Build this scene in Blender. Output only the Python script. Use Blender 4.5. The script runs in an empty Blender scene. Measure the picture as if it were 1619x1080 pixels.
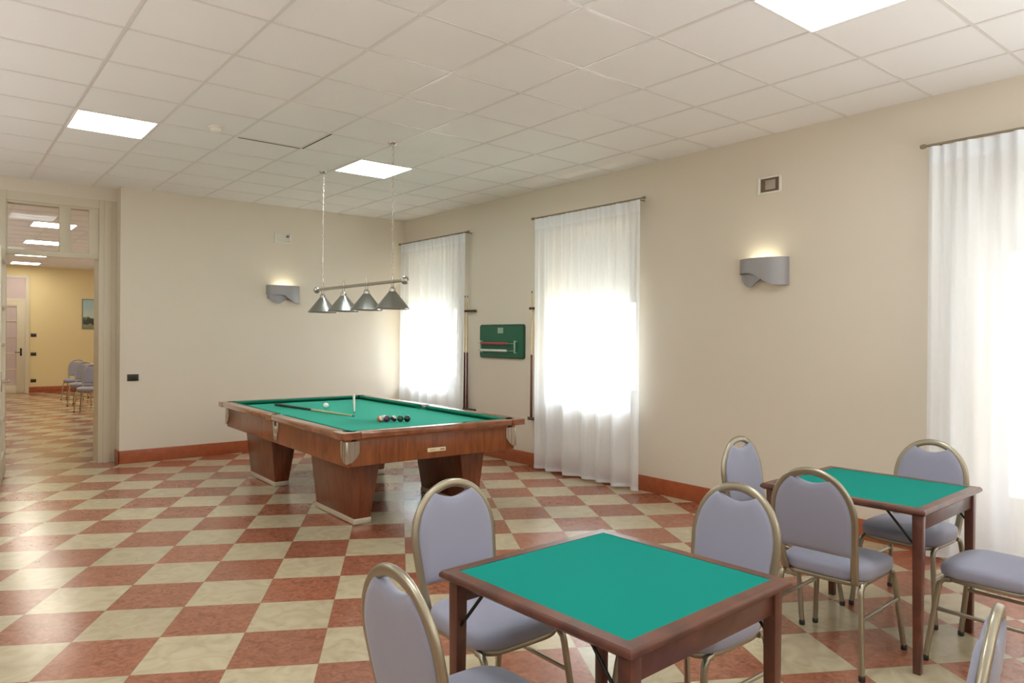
import bpy, bmesh, math, random
from mathutils import Vector, Matrix, Euler

random.seed(7)
COL = bpy.context.scene.collection
PI = math.pi
R = math.radians

# ------------------------------------------------------------------ dimensions (metres)
RW = 5.372          # inner face of the window wall (x)
BW = 9.164          # inner face of the back wall (y)
CE = 3.175          # ceiling height
LW, FW = -3.2, -3.6  # left wall, wall behind the viewer
FARY = 21.54        # far wall of the next room
CAMZ = 1.4872
PHI = R(-39.0068)

# ------------------------------------------------------------------ materials
def srgb(r, g, b):
    def f(c):
        c /= 255.0
        return c / 12.92 if c <= 0.04045 else ((c + 0.055) / 1.055) ** 2.4
    return (f(r), f(g), f(b), 1.0)

def new_mat(name):
    m = bpy.data.materials.new(name)
    m.use_nodes = True
    nt = m.node_tree
    return m, nt, nt.nodes, nt.links, nt.nodes['Principled BSDF']

def simple(name, col, rough=0.5, metal=0.0, var=0.0, scale=20.0, bump=0.0, bscale=200.0, spec=0.5, stretch=None, sheen=0.0, coat=0.0):
    m, nt, N, L, P = new_mat(name)
    P.inputs['Base Color'].default_value = col
    P.inputs['Roughness'].default_value = rough
    P.inputs['Metallic'].default_value = metal
    P.inputs['Specular IOR Level'].default_value = spec
    if sheen:
        P.inputs['Sheen Weight'].default_value = sheen
    if coat:
        P.inputs['Coat Weight'].default_value = coat
        P.inputs['Coat Roughness'].default_value = 0.12
    if var or bump:
        tc = N.new('ShaderNodeTexCoord')
        mp = N.new('ShaderNodeMapping')
        L.new(tc.outputs['Object'], mp.inputs['Vector'])
        if stretch:
            mp.inputs['Scale'].default_value = stretch
    if var:
        nz = N.new('ShaderNodeTexNoise')
        nz.inputs['Scale'].default_value = scale
        nz.inputs['Detail'].default_value = 6
        L.new(mp.outputs[0], nz.inputs['Vector'])
        mx = N.new('ShaderNodeMix'); mx.data_type = 'RGBA'
        mx.inputs['A'].default_value = tuple(c * (1 - var) for c in col[:3]) + (1,)
        mx.inputs['B'].default_value = tuple(min(1, c * (1 + var)) for c in col[:3]) + (1,)
        L.new(nz.outputs['Fac'], mx.inputs['Factor'])
        L.new(mx.outputs['Result'], P.inputs['Base Color'])
    if bump:
        n2 = N.new('ShaderNodeTexNoise')
        n2.inputs['Scale'].default_value = bscale
        n2.inputs['Detail'].default_value = 3
        L.new(mp.outputs[0], n2.inputs['Vector'])
        b = N.new('ShaderNodeBump')
        b.inputs['Strength'].default_value = bump
        b.inputs['Distance'].default_value = 0.002
        L.new(n2.outputs['Fac'], b.inputs['Height'])
        L.new(b.outputs[0], P.inputs['Normal'])
    return m

def emis(name, col, strength):
    m, nt, N, L, P = new_mat(name)
    P.inputs['Base Color'].default_value = col
    P.inputs['Emission Color'].default_value = col
    P.inputs['Emission Strength'].default_value = strength
    return m

def wood(name, c1, c2, rough=0.35, scale=(3, 3, 0.6), coat=0.25):
    m, nt, N, L, P = new_mat(name)
    tc = N.new('ShaderNodeTexCoord'); mp = N.new('ShaderNodeMapping')
    mp.inputs['Scale'].default_value = scale
    L.new(tc.outputs['Object'], mp.inputs['Vector'])
    nz = N.new('ShaderNodeTexNoise'); nz.inputs['Scale'].default_value = 9; nz.inputs['Detail'].default_value = 8
    nz.inputs['Distortion'].default_value = 0.6
    L.new(mp.outputs[0], nz.inputs['Vector'])
    cr = N.new('ShaderNodeValToRGB')
    cr.color_ramp.elements[0].position = 0.32; cr.color_ramp.elements[0].color = c1
    cr.color_ramp.elements[1].position = 0.68; cr.color_ramp.elements[1].color = c2
    L.new(nz.outputs['Fac'], cr.inputs['Fac'])
    L.new(cr.outputs['Color'], P.inputs['Base Color'])
    P.inputs['Roughness'].default_value = rough
    P.inputs['Coat Weight'].default_value = coat
    P.inputs['Coat Roughness'].default_value = 0.15
    return m

def floor_mat():
    m, nt, N, L, P = new_mat('checker_marble')
    T = 0.4
    th = R(8.9372) + PHI
    tx, ty = -5.1303 * T, 7.6217 * T
    ox = tx * math.cos(PHI) - ty * math.sin(PHI)
    oy = tx * math.sin(PHI) + ty * math.cos(PHI)
    c, s = math.cos(-th), math.sin(-th)
    geo = N.new('ShaderNodeNewGeometry')
    mp = N.new('ShaderNodeMapping')
    mp.inputs['Scale'].default_value = (1 / T, 1 / T, 1)
    mp.inputs['Rotation'].default_value = (0, 0, -th)
    mp.inputs['Location'].default_value = (-(c * ox - s * oy) / T, -(s * ox + c * oy) / T, 0)
    L.new(geo.outputs['Position'], mp.inputs['Vector'])
    fl = N.new('ShaderNodeVectorMath'); fl.operation = 'FLOOR'
    L.new(mp.outputs[0], fl.inputs[0])
    fr = N.new('ShaderNodeVectorMath'); fr.operation = 'FRACTION'
    L.new(mp.outputs[0], fr.inputs[0])
    sp = N.new('ShaderNodeSeparateXYZ'); L.new(fl.outputs[0], sp.inputs[0])
    ad = N.new('ShaderNodeMath'); ad.operation = 'ADD'
    L.new(sp.outputs['X'], ad.inputs[0]); L.new(sp.outputs['Y'], ad.inputs[1])
    md = N.new('ShaderNodeMath'); md.operation = 'FLOORED_MODULO'; md.inputs[1].default_value = 2
    L.new(ad.outputs[0], md.inputs[0])           # 0 -> red, 1 -> cream
    # per tile offset for the marble figure
    wn = N.new('ShaderNodeTexWhiteNoise'); wn.noise_dimensions = '2D'
    L.new(fl.outputs[0], wn.inputs['Vector'])
    off = N.new('ShaderNodeVectorMath'); off.operation = 'SCALE'; off.inputs['Scale'].default_value = 17.0
    L.new(wn.outputs['Color'], off.inputs[0])
    pos = N.new('ShaderNodeVectorMath'); pos.operation = 'ADD'
    L.new(mp.outputs[0], pos.inputs[0]); L.new(off.outputs[0], pos.inputs[1])
    # red marble: mottled
    n1 = N.new('ShaderNodeTexNoise'); n1.inputs['Scale'].default_value = 9; n1.inputs['Detail'].default_value = 9; n1.inputs['Roughness'].default_value = 0.7
    n1.inputs['Distortion'].default_value = 1.2
    L.new(pos.outputs[0], n1.inputs['Vector'])
    cr = N.new('ShaderNodeValToRGB'); e = cr.color_ramp.elements
    e[0].position = 0.3; e[0].color = srgb(116, 68, 52)
    e[1].position = 0.72; e[1].color = srgb(172, 116, 94)
    k = e.new(0.5); k.color = srgb(152, 95, 71)
    L.new(n1.outputs['Fac'], cr.inputs['Fac'])
    # cream marble: soft veins
    n2 = N.new('ShaderNodeTexNoise'); n2.inputs['Scale'].default_value = 2.2; n2.inputs['Detail'].default_value = 8; n2.inputs['Distortion'].default_value = 2.5
    L.new(pos.outputs[0], n2.inputs['Vector'])
    c2 = N.new('ShaderNodeValToRGB'); e = c2.color_ramp.elements
    e[0].position = 0.3; e[0].color = srgb(172, 158, 130)
    e[1].position = 0.7; e[1].color = srgb(191, 179, 150)
    k = e.new(0.5); k.color = srgb(185, 171, 142)
    L.new(n2.outputs['Fac'], c2.inputs['Fac'])
    mx = N.new('ShaderNodeMix'); mx.data_type = 'RGBA'
    L.new(md.outputs[0], mx.inputs['Factor']); L.new(cr.outputs['Color'], mx.inputs['A']); L.new(c2.outputs['Color'], mx.inputs['B'])
    # tile to tile tone
    hv = N.new('ShaderNodeHueSaturation')
    mr = N.new('ShaderNodeMapRange'); mr.inputs['To Min'].default_value = 0.9; mr.inputs['To Max'].default_value = 1.06
    L.new(wn.outputs['Value'], mr.inputs['Value']); L.new(mr.outputs[0], hv.inputs['Value'])
    L.new(mx.outputs['Result'], hv.inputs['Color'])
    # joint
    s2 = N.new('ShaderNodeSeparateXYZ'); L.new(fr.outputs[0], s2.inputs[0])
    def edge(sock):
        a = N.new('ShaderNodeMath'); a.operation = 'SUBTRACT'; a.inputs[1].default_value = 0.5; L.new(sock, a.inputs[0])
        b = N.new('ShaderNodeMath'); b.operation = 'ABSOLUTE'; L.new(a.outputs[0], b.inputs[0])
        return b.outputs[0]
    mm = N.new('ShaderNodeMath'); mm.operation = 'MAXIMUM'
    L.new(edge(s2.outputs['X']), mm.inputs[0]); L.new(edge(s2.outputs['Y']), mm.inputs[1])
    gt = N.new('ShaderNodeMath'); gt.operation = 'GREATER_THAN'; gt.inputs[1].default_value = 0.4965
    L.new(mm.outputs[0], gt.inputs[0])
    m2 = N.new('ShaderNodeMix'); m2.data_type = 'RGBA'; m2.inputs['B'].default_value = srgb(140, 112, 92)
    L.new(gt.outputs[0], m2.inputs['Factor']); L.new(hv.outputs['Color'], m2.inputs['A'])
    L.new(m2.outputs['Result'], P.inputs['Base Color'])
    P.inputs['Roughness'].default_value = 0.2
    P.inputs['Specular IOR Level'].default_value = 0.5
    return m

def cloth_sheer(name, dens, tint=(0.93, 0.955, 0.99), back=0.38):
    m, nt, N, L, P = new_mat(name)
    out = [n for n in N if n.type == 'OUTPUT_MATERIAL'][0]
    N.remove(P)
    tr = N.new('ShaderNodeBsdfTransparent')
    df = N.new('ShaderNodeBsdfDiffuse'); df.inputs['Color'].default_value = tint + (1,)
    tl = N.new('ShaderNodeBsdfTranslucent'); tl.inputs['Color'].default_value = tint + (1,)
    a = N.new('ShaderNodeMixShader'); a.inputs['Fac'].default_value = back
    L.new(df.outputs[0], a.inputs[1]); L.new(tl.outputs[0], a.inputs[2])
    b = N.new('ShaderNodeMixShader')
    # grazing folds look denser
    lw = N.new('ShaderNodeLayerWeight'); lw.inputs['Blend'].default_value = 0.35
    mr = N.new('ShaderNodeMapRange'); mr.inputs['To Min'].default_value = dens; mr.inputs['To Max'].default_value = min(1, dens + 0.35)
    L.new(lw.outputs['Facing'], mr.inputs['Value'])
    L.new(mr.outputs[0], b.inputs['Fac'])
    L.new(tr.outputs[0], b.inputs[1]); L.new(a.outputs[0], b.inputs[2])
    L.new(b.outputs[0], out.inputs['Surface'])
    return m

def glass_mat(name, tint=(1, 1, 1)):
    m, nt, N, L, P = new_mat(name)
    out = [n for n in N if n.type == 'OUTPUT_MATERIAL'][0]
    N.remove(P)
    tr = N.new('ShaderNodeBsdfTransparent'); tr.inputs['Color'].default_value = tint + (1,)
    gl = N.new('ShaderNodeBsdfGlossy'); gl.inputs['Roughness'].default_value = 0.02
    b = N.new('ShaderNodeMixShader')
    b.inputs['Fac'].default_value = 0.008; L.new(tr.outputs[0], b.inputs[1]); L.new(gl.outputs[0], b.inputs[2])
    L.new(b.outputs[0], out.inputs['Surface'])
    return m

M = {}
M['floor'] = floor_mat()
M['wall'] = simple('beige_paint', srgb(214, 204, 188), 0.75, var=0.025, scale=1.3, bump=0.06, bscale=140)
M['wall_far'] = simple('yellow_paint', srgb(222, 204, 158), 0.75, var=0.03, scale=1.3)
M['tile'] = simple('ceiling_tile', srgb(232, 229, 226), 0.8, var=0.02, scale=2.0, bump=0.15, bscale=260)
M['tbar'] = simple('ceiling_grid_bar', srgb(214, 209, 203), 0.3, spec=0.5)
M['gap'] = simple('dark_gap', srgb(60, 52, 46), 0.9)
M['skirt'] = simple('red_marble_skirting', srgb(158, 82, 50), 0.3, var=0.35, scale=14)
M['trim'] = simple('frame_paint', srgb(204, 195, 174), 0.45)
M['white'] = simple('white_paint', srgb(228, 225, 218), 0.45)
M['plastic'] = simple('white_plastic', srgb(226, 222, 212), 0.4)
M['reveal'] = M['wall']
M['glass'] = glass_mat('clear_glass')
M['dim_glass'] = glass_mat('light_dimming_glass', (0.60, 0.61, 0.65))  # tint added to dim the daylight through the french window
M['lav'] = simple('frosted_pane', srgb(192, 176, 176), 0.25)
M['panel'] = emis('light_panel', (0.93, 1.0, 1.0, 1), 20)
M['panel_far'] = emis('light_panel_warm', (1.0, 0.94, 0.78, 1), 17)
M['metal'] = simple('champagne_metal', srgb(160, 152, 134), 0.32, metal=0.85, var=0.04, scale=60)
M['steel'] = simple('brushed_steel', srgb(190, 188, 182), 0.22, metal=1.0)
M['chrome'] = simple('polished_metal', srgb(206, 202, 194), 0.24, metal=1.0)
M['fabric'] = simple('lilac_grey_fabric', srgb(146, 147, 165), 0.9, var=0.05, scale=300, bump=0.35, bscale=900, sheen=0.25, spec=0.2)
M['fabric_back'] = simple('grey_fabric', srgb(146, 142, 152), 0.9, var=0.05, scale=300, bump=0.35, bscale=900, sheen=0.2, spec=0.2)
M['black'] = simple('black_plastic', srgb(38, 34, 32), 0.45)
M['blackmetal'] = simple('black_metal', srgb(40, 36, 34), 0.4, metal=0.6)
M['felt'] = simple('card_felt', srgb(4, 126, 114), 0.95, var=0.04, scale=400, bump=0.2, bscale=1200, spec=0.15)
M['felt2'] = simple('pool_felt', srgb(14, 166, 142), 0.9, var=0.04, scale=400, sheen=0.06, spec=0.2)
M['cushionfelt_shaded'] = simple('cushion_felt_shaded', srgb(8, 112, 88), 0.9, var=0.04, scale=400, spec=0.2)  # darker than the bed cloth: shade on the cushion noses put into the colour
M['tablewood'] = wood('table_wood', srgb(74, 38, 28), srgb(104, 58, 42), 0.35, (1, 1, 1))
M['poolwood'] = wood('pool_wood', srgb(116, 60, 28), srgb(152, 86, 46), 0.32, (4, 1.2, 0.5), coat=0.3)
M['poolwood2'] = wood('pool_leg_wood', srgb(98, 50, 26), srgb(130, 70, 40), 0.35, (4, 4, 0.5), coat=0.3)
M['raildark'] = wood('rail_wood', srgb(120, 66, 40), srgb(152, 92, 62), 0.12, (1, 1, 1), coat=1.0)
M['foot'] = simple('foot_plate', srgb(205, 196, 178), 0.3, metal=0.4)
M['pocket'] = simple('pocket_leather', srgb(34, 28, 24), 0.6)
M['brass'] = simple('old_brass', srgb(205, 195, 160), 0.35, metal=0.3)
M['ivory'] = simple('ivory_plate', srgb(232, 218, 186), 0.4)
M['print'] = simple('plate_print', srgb(120, 96, 74), 0.5)
M['sconce'] = simple('grey_metal_lacquer', srgb(150, 148, 150), 0.42, metal=0.35)
M['shade'] = simple('shade_metal', srgb(150, 152, 146), 0.3, metal=0.9)
M['bulb'] = emis('lamp_glow', (1.0, 0.95, 0.76, 1), 3.0)
M['board'] = simple('green_board', srgb(20, 92, 66), 0.4, var=0.05, scale=8)
M['boardedge'] = simple('green_board_edge', srgb(34, 66, 44), 0.5)
M['redbead'] = simple('red_beads', srgb(170, 74, 78), 0.4)
M['whitebead'] = simple('white_beads', srgb(228, 232, 226), 0.4)
M['plaque'] = simple('pale_plaque', srgb(150, 175, 160), 0.4)
M['rackwood'] = wood('rack_wood', srgb(58, 40, 26), srgb(84, 60, 40), 0.4, (1, 1, 1))
M['shaft'] = wood('maple_shaft', srgb(200, 178, 132), srgb(220, 200, 158), 0.3, (1, 1, 1))
M['palecue'] = simple('pale_cue', srgb(222, 220, 208), 0.3)
M['butt'] = wood('dark_butt', srgb(74, 28, 18), srgb(104, 42, 26), 0.25, (1, 1, 1))
M['buttblack'] = simple('black_butt', srgb(22, 30, 28), 0.3)
M['tip'] = simple('blue_tip', srgb(70, 100, 130), 0.8)
M['sheer'] = cloth_sheer('sheer_curtain', 0.74)
M['sheerdense'] = cloth_sheer('dense_sheer_curtain', 0.82)
M['sheerhead'] = cloth_sheer('curtain_header', 0.82)
M['ball_w'] = simple('ball_white', srgb(240, 238, 230), 0.08, coat=0.5)
M['rod'] = simple('curtain_rod', srgb(140, 128, 108), 0.4, metal=0.5)

# ------------------------------------------------------------------ mesh builder
class MB:
    def __init__(self):
        self.bm = bmesh.new(); self.mi = 0
    def _tag(self, faces):
        for f in faces: f.material_index = self.mi
    def box(self, x0, x1, y0, y1, z0, z1, bev=0.0, seg=2, mat=None):
        r = bmesh.ops.create_cube(self.bm, size=1)
        vs = r['verts']
        for v in vs:
            v.co = Vector(((x0 + x1) / 2 + v.co.x * (x1 - x0), (y0 + y1) / 2 + v.co.y * (y1 - y0), (z0 + z1) / 2 + v.co.z * (z1 - z0)))
        if mat is not None:
            for v in vs: v.co = mat @ v.co
        fs = list({f for v in vs for f in v.link_faces}); self._tag(fs)
        if bev:
            es = list({e for v in vs for e in v.link_edges})
            r = bmesh.ops.bevel(self.bm, geom=es, offset=bev, segments=seg, profile=0.5, affect='EDGES')
            self._tag(r['faces'])
        return self
    def prism(self, pts, a, b, axis='z', bev=0.0, seg=2, mat=None):
        """extrude a 2D polygon from a to b; axis z: (x,y); axis x: (y,z); axis y: (x,z)"""
        def mk(p, h):
            if axis == 'z': v = Vector((p[0], p[1], h))
            elif axis == 'x': v = Vector((h, p[0], p[1]))
            else: v = Vector((p[0], h, p[1]))
            return mat @ v if mat is not None else v
        A = [self.bm.verts.new(mk(p, a)) for p in pts]
        B = [self.bm.verts.new(mk(p, b)) for p in pts]
        n = len(pts); fs = []
        fs.append(self.bm.faces.new(A[::-1])); fs.append(self.bm.faces.new(B))
        for i in range(n):
            fs.append(self.bm.faces.new((A[i], A[(i + 1) % n], B[(i + 1) % n], B[i])))
        self._tag(fs)
        bmesh.ops.recalc_face_normals(self.bm, faces=fs)
        if bev:
            es = list(set(fs[0].edges) | set(fs[1].edges))
            r = bmesh.ops.bevel(self.bm, geom=es, offset=bev, segments=seg, profile=0.5, affect='EDGES', clamp_overlap=True)
            self._tag(r['faces'])
        return self
    def tube(self, path, ra, rb=None, seg=10, up=Vector((0, 0, 1)), caps=True, radii=None, sq=2.0):
        """sweep a (super)ellipse: ra along the side vector, rb along the binormal"""
        rb = ra if rb is None else rb
        path = [Vector(p) for p in path]; n = len(path); rings = []
        side = None
        for i in range(n):
            t = (path[min(i + 1, n - 1)] - path[max(i - 1, 0)]).normalized()
            if side is None:
                u = Vector(up)
                if abs(t.dot(u)) > 0.95: u = Vector((1, 0, 0)) if abs(t.x) < 0.9 else Vector((0, 1, 0))
                side = (u - t * u.dot(t)).normalized()
            else:
                side = (side - t * side.dot(t)).normalized()
            bi = t.cross(side)
            k = radii[i] if radii else 1.0
            ring = []
            for j in range(seg):
                a = 2 * PI * (j + 0.5) / seg
                ca, sa = math.cos(a), math.sin(a)
                ca = math.copysign(abs(ca) ** (2 / sq), ca); sa = math.copysign(abs(sa) ** (2 / sq), sa)
                ring.append(self.bm.verts.new(path[i] + side * (ra * k * ca) + bi * (rb * k * sa)))
            rings.append(ring)
        fs = []
        for i in range(n - 1):
            for j in range(seg):
                fs.append(self.bm.faces.new((rings[i][j], rings[i][(j + 1) % seg], rings[i + 1][(j + 1) % seg], rings[i + 1][j])))
        if caps:
            fs.append(self.bm.faces.new(rings[0][::-1])); fs.append(self.bm.faces.new(rings[-1]))
        bmesh.ops.recalc_face_normals(self.bm, faces=fs)
        self._tag(fs); return self
    def lathe(self, prof, seg=24, center=(0, 0, 0), mat=None, caps=True):
        """prof: list of (r, z)"""
        c = Vector(center); rings = []
        for r, z in prof:
            if r < 1e-6:
                v = Vector((0, 0, z)) + c
                rings.append([self.bm.verts.new(mat @ v if mat is not None else v)])
            else:
                ring = []
                for j in range(seg):
                    a = 2 * PI * j / seg
                    v = Vector((r * math.cos(a), r * math.sin(a), z)) + c
                    ring.append(self.bm.verts.new(mat @ v if mat is not None else v))
                rings.append(ring)
        fs = []
        for i in range(len(rings) - 1):
            A, B = rings[i], rings[i + 1]
            for j in range(seg):
                k = (j + 1) % seg
                if len(A) == 1 and len(B) == 1: continue
                if len(A) == 1: fs.append(self.bm.faces.new((A[0], B[k], B[j])))
                elif len(B) == 1: fs.append(self.bm.faces.new((A[j], A[k], B[0])))
                else: fs.append(self.bm.faces.new((A[j], A[k], B[k], B[j])))
        if caps:
            if len(rings[0]) > 1: fs.append(self.bm.faces.new(rings[0][::-1]))
            if len(rings[-1]) > 1: fs.append(self.bm.faces.new(rings[-1]))
        bmesh.ops.recalc_face_normals(self.bm, faces=fs)
        self._tag(fs); return self
    def quad(self, pts):
        f = self.bm.faces.new([self.bm.verts.new(p) for p in pts]); self._tag([f]); return self
    def grid(self, fn, nu, nv, flip=False):
        V = [[self.bm.verts.new(fn(i / nu, j / nv)) for j in range(nv + 1)] for i in range(nu + 1)]
        fs = []
        for i in range(nu):
            for j in range(nv):
                q = (V[i][j], V[i + 1][j], V[i + 1][j + 1], V[i][j + 1])
                fs.append(self.bm.faces.new(q[::-1] if flip else q))
        self._tag(fs); return self
    def build(self, name, mats, parent=None, smooth=40, loc=None):
        me = bpy.data.meshes.new(name)
        self.bm.to_mesh(me); self.bm.free()
        for m in (mats if isinstance(mats, (list, tuple)) else [mats]): me.materials.append(m)
        if smooth:
            me.shade_smooth(); me.set_sharp_from_angle(angle=R(smooth))
        o = bpy.data.objects.new(name, me); COL.objects.link(o)
        if parent is not None: o.parent = parent
        if loc is not None: o.location = loc
        return o

def tag(o, label=None, cat=None, group=None, kind=None):
    if label: o['label'] = label
    if cat: o['category'] = cat
    if group: o['group'] = group
    if kind: o['kind'] = kind
    return o

def empty(name, loc=(0, 0, 0), rz=0.0, label=None, cat=None, group=None, kind=None, parent=None):
    o = bpy.data.objects.new(name, None); o.empty_display_size = 0.1
    COL.objects.link(o); o.location = loc; o.rotation_euler = (0, 0, rz)
    if parent is not None: o.parent = parent
    return tag(o, label, cat, group, kind)

def copy_tree(o, parent=None):
    c = o.copy(); COL.objects.link(c)
    if parent is not None: c.parent = parent
    for ch in list(o.children): copy_tree(ch, c)
    return c

def struct(mb, name, mats, parent=None, smooth=30):
    o = mb.build(name, mats, parent, smooth)
    if parent is None: o['kind'] = 'structure'
    return o

# ================================================================== ROOM SHELL
WT = 0.45     # thickness of the outer wall
DOORY = 9.38  # plane of the door frame, recessed in the back wall
JY = 9.70     # far side of that wall
DX0, DX1 = 0.60, 1.475   # clear opening of the doorway

fl = MB().box(LW - .2, RW + WT, FW - .2, FARY + .1, -0.12, 0)
struct(fl, 'floor', M['floor'])

# windows: (y0, y1, z0, z1)
WIN = [(7.80, 9.02, 0.80, 2.66), (4.70, 6.00, 0.80, 2.66), (0.40, 1.76, 0.02, 2.34)]
wr = MB()
ys = [FW]
for y0, y1, z0, z1 in sorted(WIN):
    ys += [y0, y1]
ys.append(JY)
for i in range(0, len(ys), 2):
    wr.box(RW, RW + WT, ys[i], ys[i + 1], 0, CE)
for y0, y1, z0, z1 in WIN:
    wr.box(RW, RW + WT, y0, y1, z1, CE)
    if z0 > 0.1: wr.box(RW, RW + WT, y0, y1, 0, z0)
struct(wr, 'wall_right', M['wall'])

wb = MB()
wb.box(1.655, RW, BW, JY, 0, CE)                        # main face
wb.box(LW, DX0 - 0.10, DOORY, JY, 0, CE)                # left of the doorway
wb.box(DX0 - 0.10, 1.655, DOORY, JY, 3.03, CE)          # above the frame
struct(wb, 'wall_back', M['wall'])
struct(MB().box(LW - .2, LW, FW, JY, 0, CE), 'wall_left', M['wall'])
struct(MB().box(LW - .2, RW + WT, FW - .2, FW, 0, CE), 'wall_front', M['wall'])

# ceiling with its exposed grid
ce = MB()
ce.box(LW - .2, RW + WT, FW - .2, JY, CE, CE + .1)
ce.mi = 1
xs = []
k = 0
while RW - (0.47 + 0.584 * k) > LW:
    x = RW - (0.47 + 0.584 * k); k += 1
    xs.append(x); ce.box(x - .010, x + .010, FW, DOORY, CE - .004, CE + .001)
k = -20
ygrid = []
while k < 14:
    y = BW - 7.74 + 0.596 * k; k += 1
    if FW < y < BW - 0.05:
        ygrid.append(y); ce.box(LW, RW, y - .010, y + .010, CE - .0035, CE + .001)
ceiling = struct(ce, 'ceiling', [M['tile'], M['tbar']])
gx1 = RW - (0.47 + 0.584 * 4); gx0 = gx1 - 0.584
gy1 = min(ygrid, key=lambda v: abs(v - 6.20)); gy0 = gy1 - 0.596
MB().box(gx0 + .03, gx1 - .01, gy1 + .010, gy1 + .022, CE - .006, CE).box(gx1 + .004, gx1 + .015, gy0, gy1 + .01, CE - .006, CE).build('tile_gap', M['gap'], ceiling)

# skirting
SH = 0.15
sk = MB()
sk.box(1.64, RW, BW - .016, BW, 0, SH, .003)
sk.box(1.639, 1.655, BW - .016, DOORY - .03, 0, SH, .003)
struct(sk, 'baseboard_back', M['skirt'])
sk = MB()
for a, b in ((FW, .50), (1.95, BW - .016)):
    sk.box(RW - .016, RW, a, b, 0, SH, .003)
struct(sk, 'baseboard_right', M['skirt'])
struct(MB().box(LW, LW + .016, FW, DOORY, 0, SH, .003), 'baseboard_left', M['skirt'])

# ---------------------------------------------------------------- windows
def window(n, y0, y1, z0, z1, french=False):
    root = empty('window_%d' % n, (RW + 0.33, (y0 + y1) / 2, z0), kind='structure')
    w, h = y1 - y0, z1 - z0
    f = MB(); t = .055
    f.box(-.03, .03, -w / 2, -w / 2 + t, 0, h).box(-.03, .03, w / 2 - t, w / 2, 0, h)
    f.box(-.03, .03, -w / 2, w / 2, h - t, h).box(-.03, .03, -w / 2, w / 2, 0, t)
    f.build('window_frame', M['white'], root)
    hw = (w - 2 * t) / 2
    for s in (-1, 1):
        a, b = (-hw, 0) if s < 0 else (0, hw)
        c = MB()
        c.box(-.022, .022, a + .002, a + .06, t, h - t, .004).box(-.022, .022, b - .06, b - .002, t, h - t, .004)
        c.box(-.022, .022, a + .06, b - .06, h - t - .07, h - t, .004).box(-.022, .022, a + .06, b - .06, t, t + (.35 if french else .08), .004)
        if french: c.box(-.018, .018, a + .06, b - .06, h * .62, h * .62 + .03, .003)
        sash = c.build('casement', M['white'], root)
        MB().box(-.004, .004, a + .06, b - .06, t + (.35 if french else .08), h - t - .07).build('pane', M['dim_glass'] if french else M['glass'], sash)
    if not french:
        MB().box(-.33 - .03, -.03, -w / 2 - .02, w / 2 + .02, -.03, .0, .004).build('window_sill', M['white'], root)
        # roller shutter let down over the upper part, outside the glass
        sh = MB()
        nz = 16
        for i in range(nz):
            sh.box(.075, .09, -w / 2, w / 2, h - .05 * (i + 1) - .003, h - .05 * i + .003, .004)
        sh.build('roller_shutter', M['shutter'], root)
    else:
        sh = MB()
        for i in range(5):
            sh.box(.075, .09, -w / 2, w / 2, h - .05 * (i + 1) - .003, h - .05 * i + .003, .004)
        sh.build('roller_shutter', M['greyshut'], root)
    return root
M['greyshut'] = simple('grey_shutter', srgb(150, 146, 138), .6)
M['shutter'] = cloth_sheer('shutter_slats', 0.96, (0.30, 0.292, 0.268))
for i, wdat in enumerate(WIN):
    window(i + 1, *wdat, french=(i == 2))

# outside: pale terrace seen only as glow through the curtains, with added light blockers
struct(MB().box(RW + WT, RW + 9, -6, 14, -.14, -.02), 'trim_terrace', simple('terrace_stone', srgb(238, 228, 210), 0.8, var=.06, scale=4))

struct(MB().box(RW + 6.5, RW + 7, -9, 4.6, -.1, 5.2), 'trim_sky_screen', simple('sky_screen_wall', srgb(206, 192, 172), 0.8, var=.08, scale=.6))  # added wall that hides the bright sky behind the french window
struct(MB().box(RW + WT, RW + 2.6, -1.2, 2.9, 2.62, 2.74), 'trim_sky_blocker', M['white'])  # added roof that cuts the skylight reaching the french window

# ---------------------------------------------------------------- doorway to the next room
d1 = empty('door_1', (0, DOORY, 0), kind='structure')
f = MB()
f.box(DX1, 1.655, .0, .05, 0, 3.03, .004)                 # right stile / architrave
f.box(DX1 + .05, 1.60, -.012, .0, 0, 3.03, .004)          # moulding
f.box(DX1, 1.655, .05, JY - DOORY, 0, 3.03)               # lining
f.box(DX0 - .10, DX0, .0, JY - DOORY, 0, 3.03, .004)
f.box(DX0, DX1, .0, JY - DOORY, 2.93, 3.03)
f.build('door_frame', M['trim'], d1)
t = MB()
t.box(DX0, DX1, .02, .07, 2.345, 2.405, .004).box(DX0, DX1, .02, .07, 2.905, 2.935)
t.box(DX0, DX0 + .012, .02, .07, 2.40, 2.91).box(1.086, 1.196, .02, .07, 2.40, 2.91, .004).box(1.376, DX1, .02, .07, 2.40, 2.91, .004)
t.build('transom_frame', M['trim'], d1)
for a, b in ((DX0 + .012, 1.086), (1.196, 1.376)):
    MB().box(a, b, .042, .048, 2.405, 2.905).build('transom_pane', M['glass'], d1)
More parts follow.
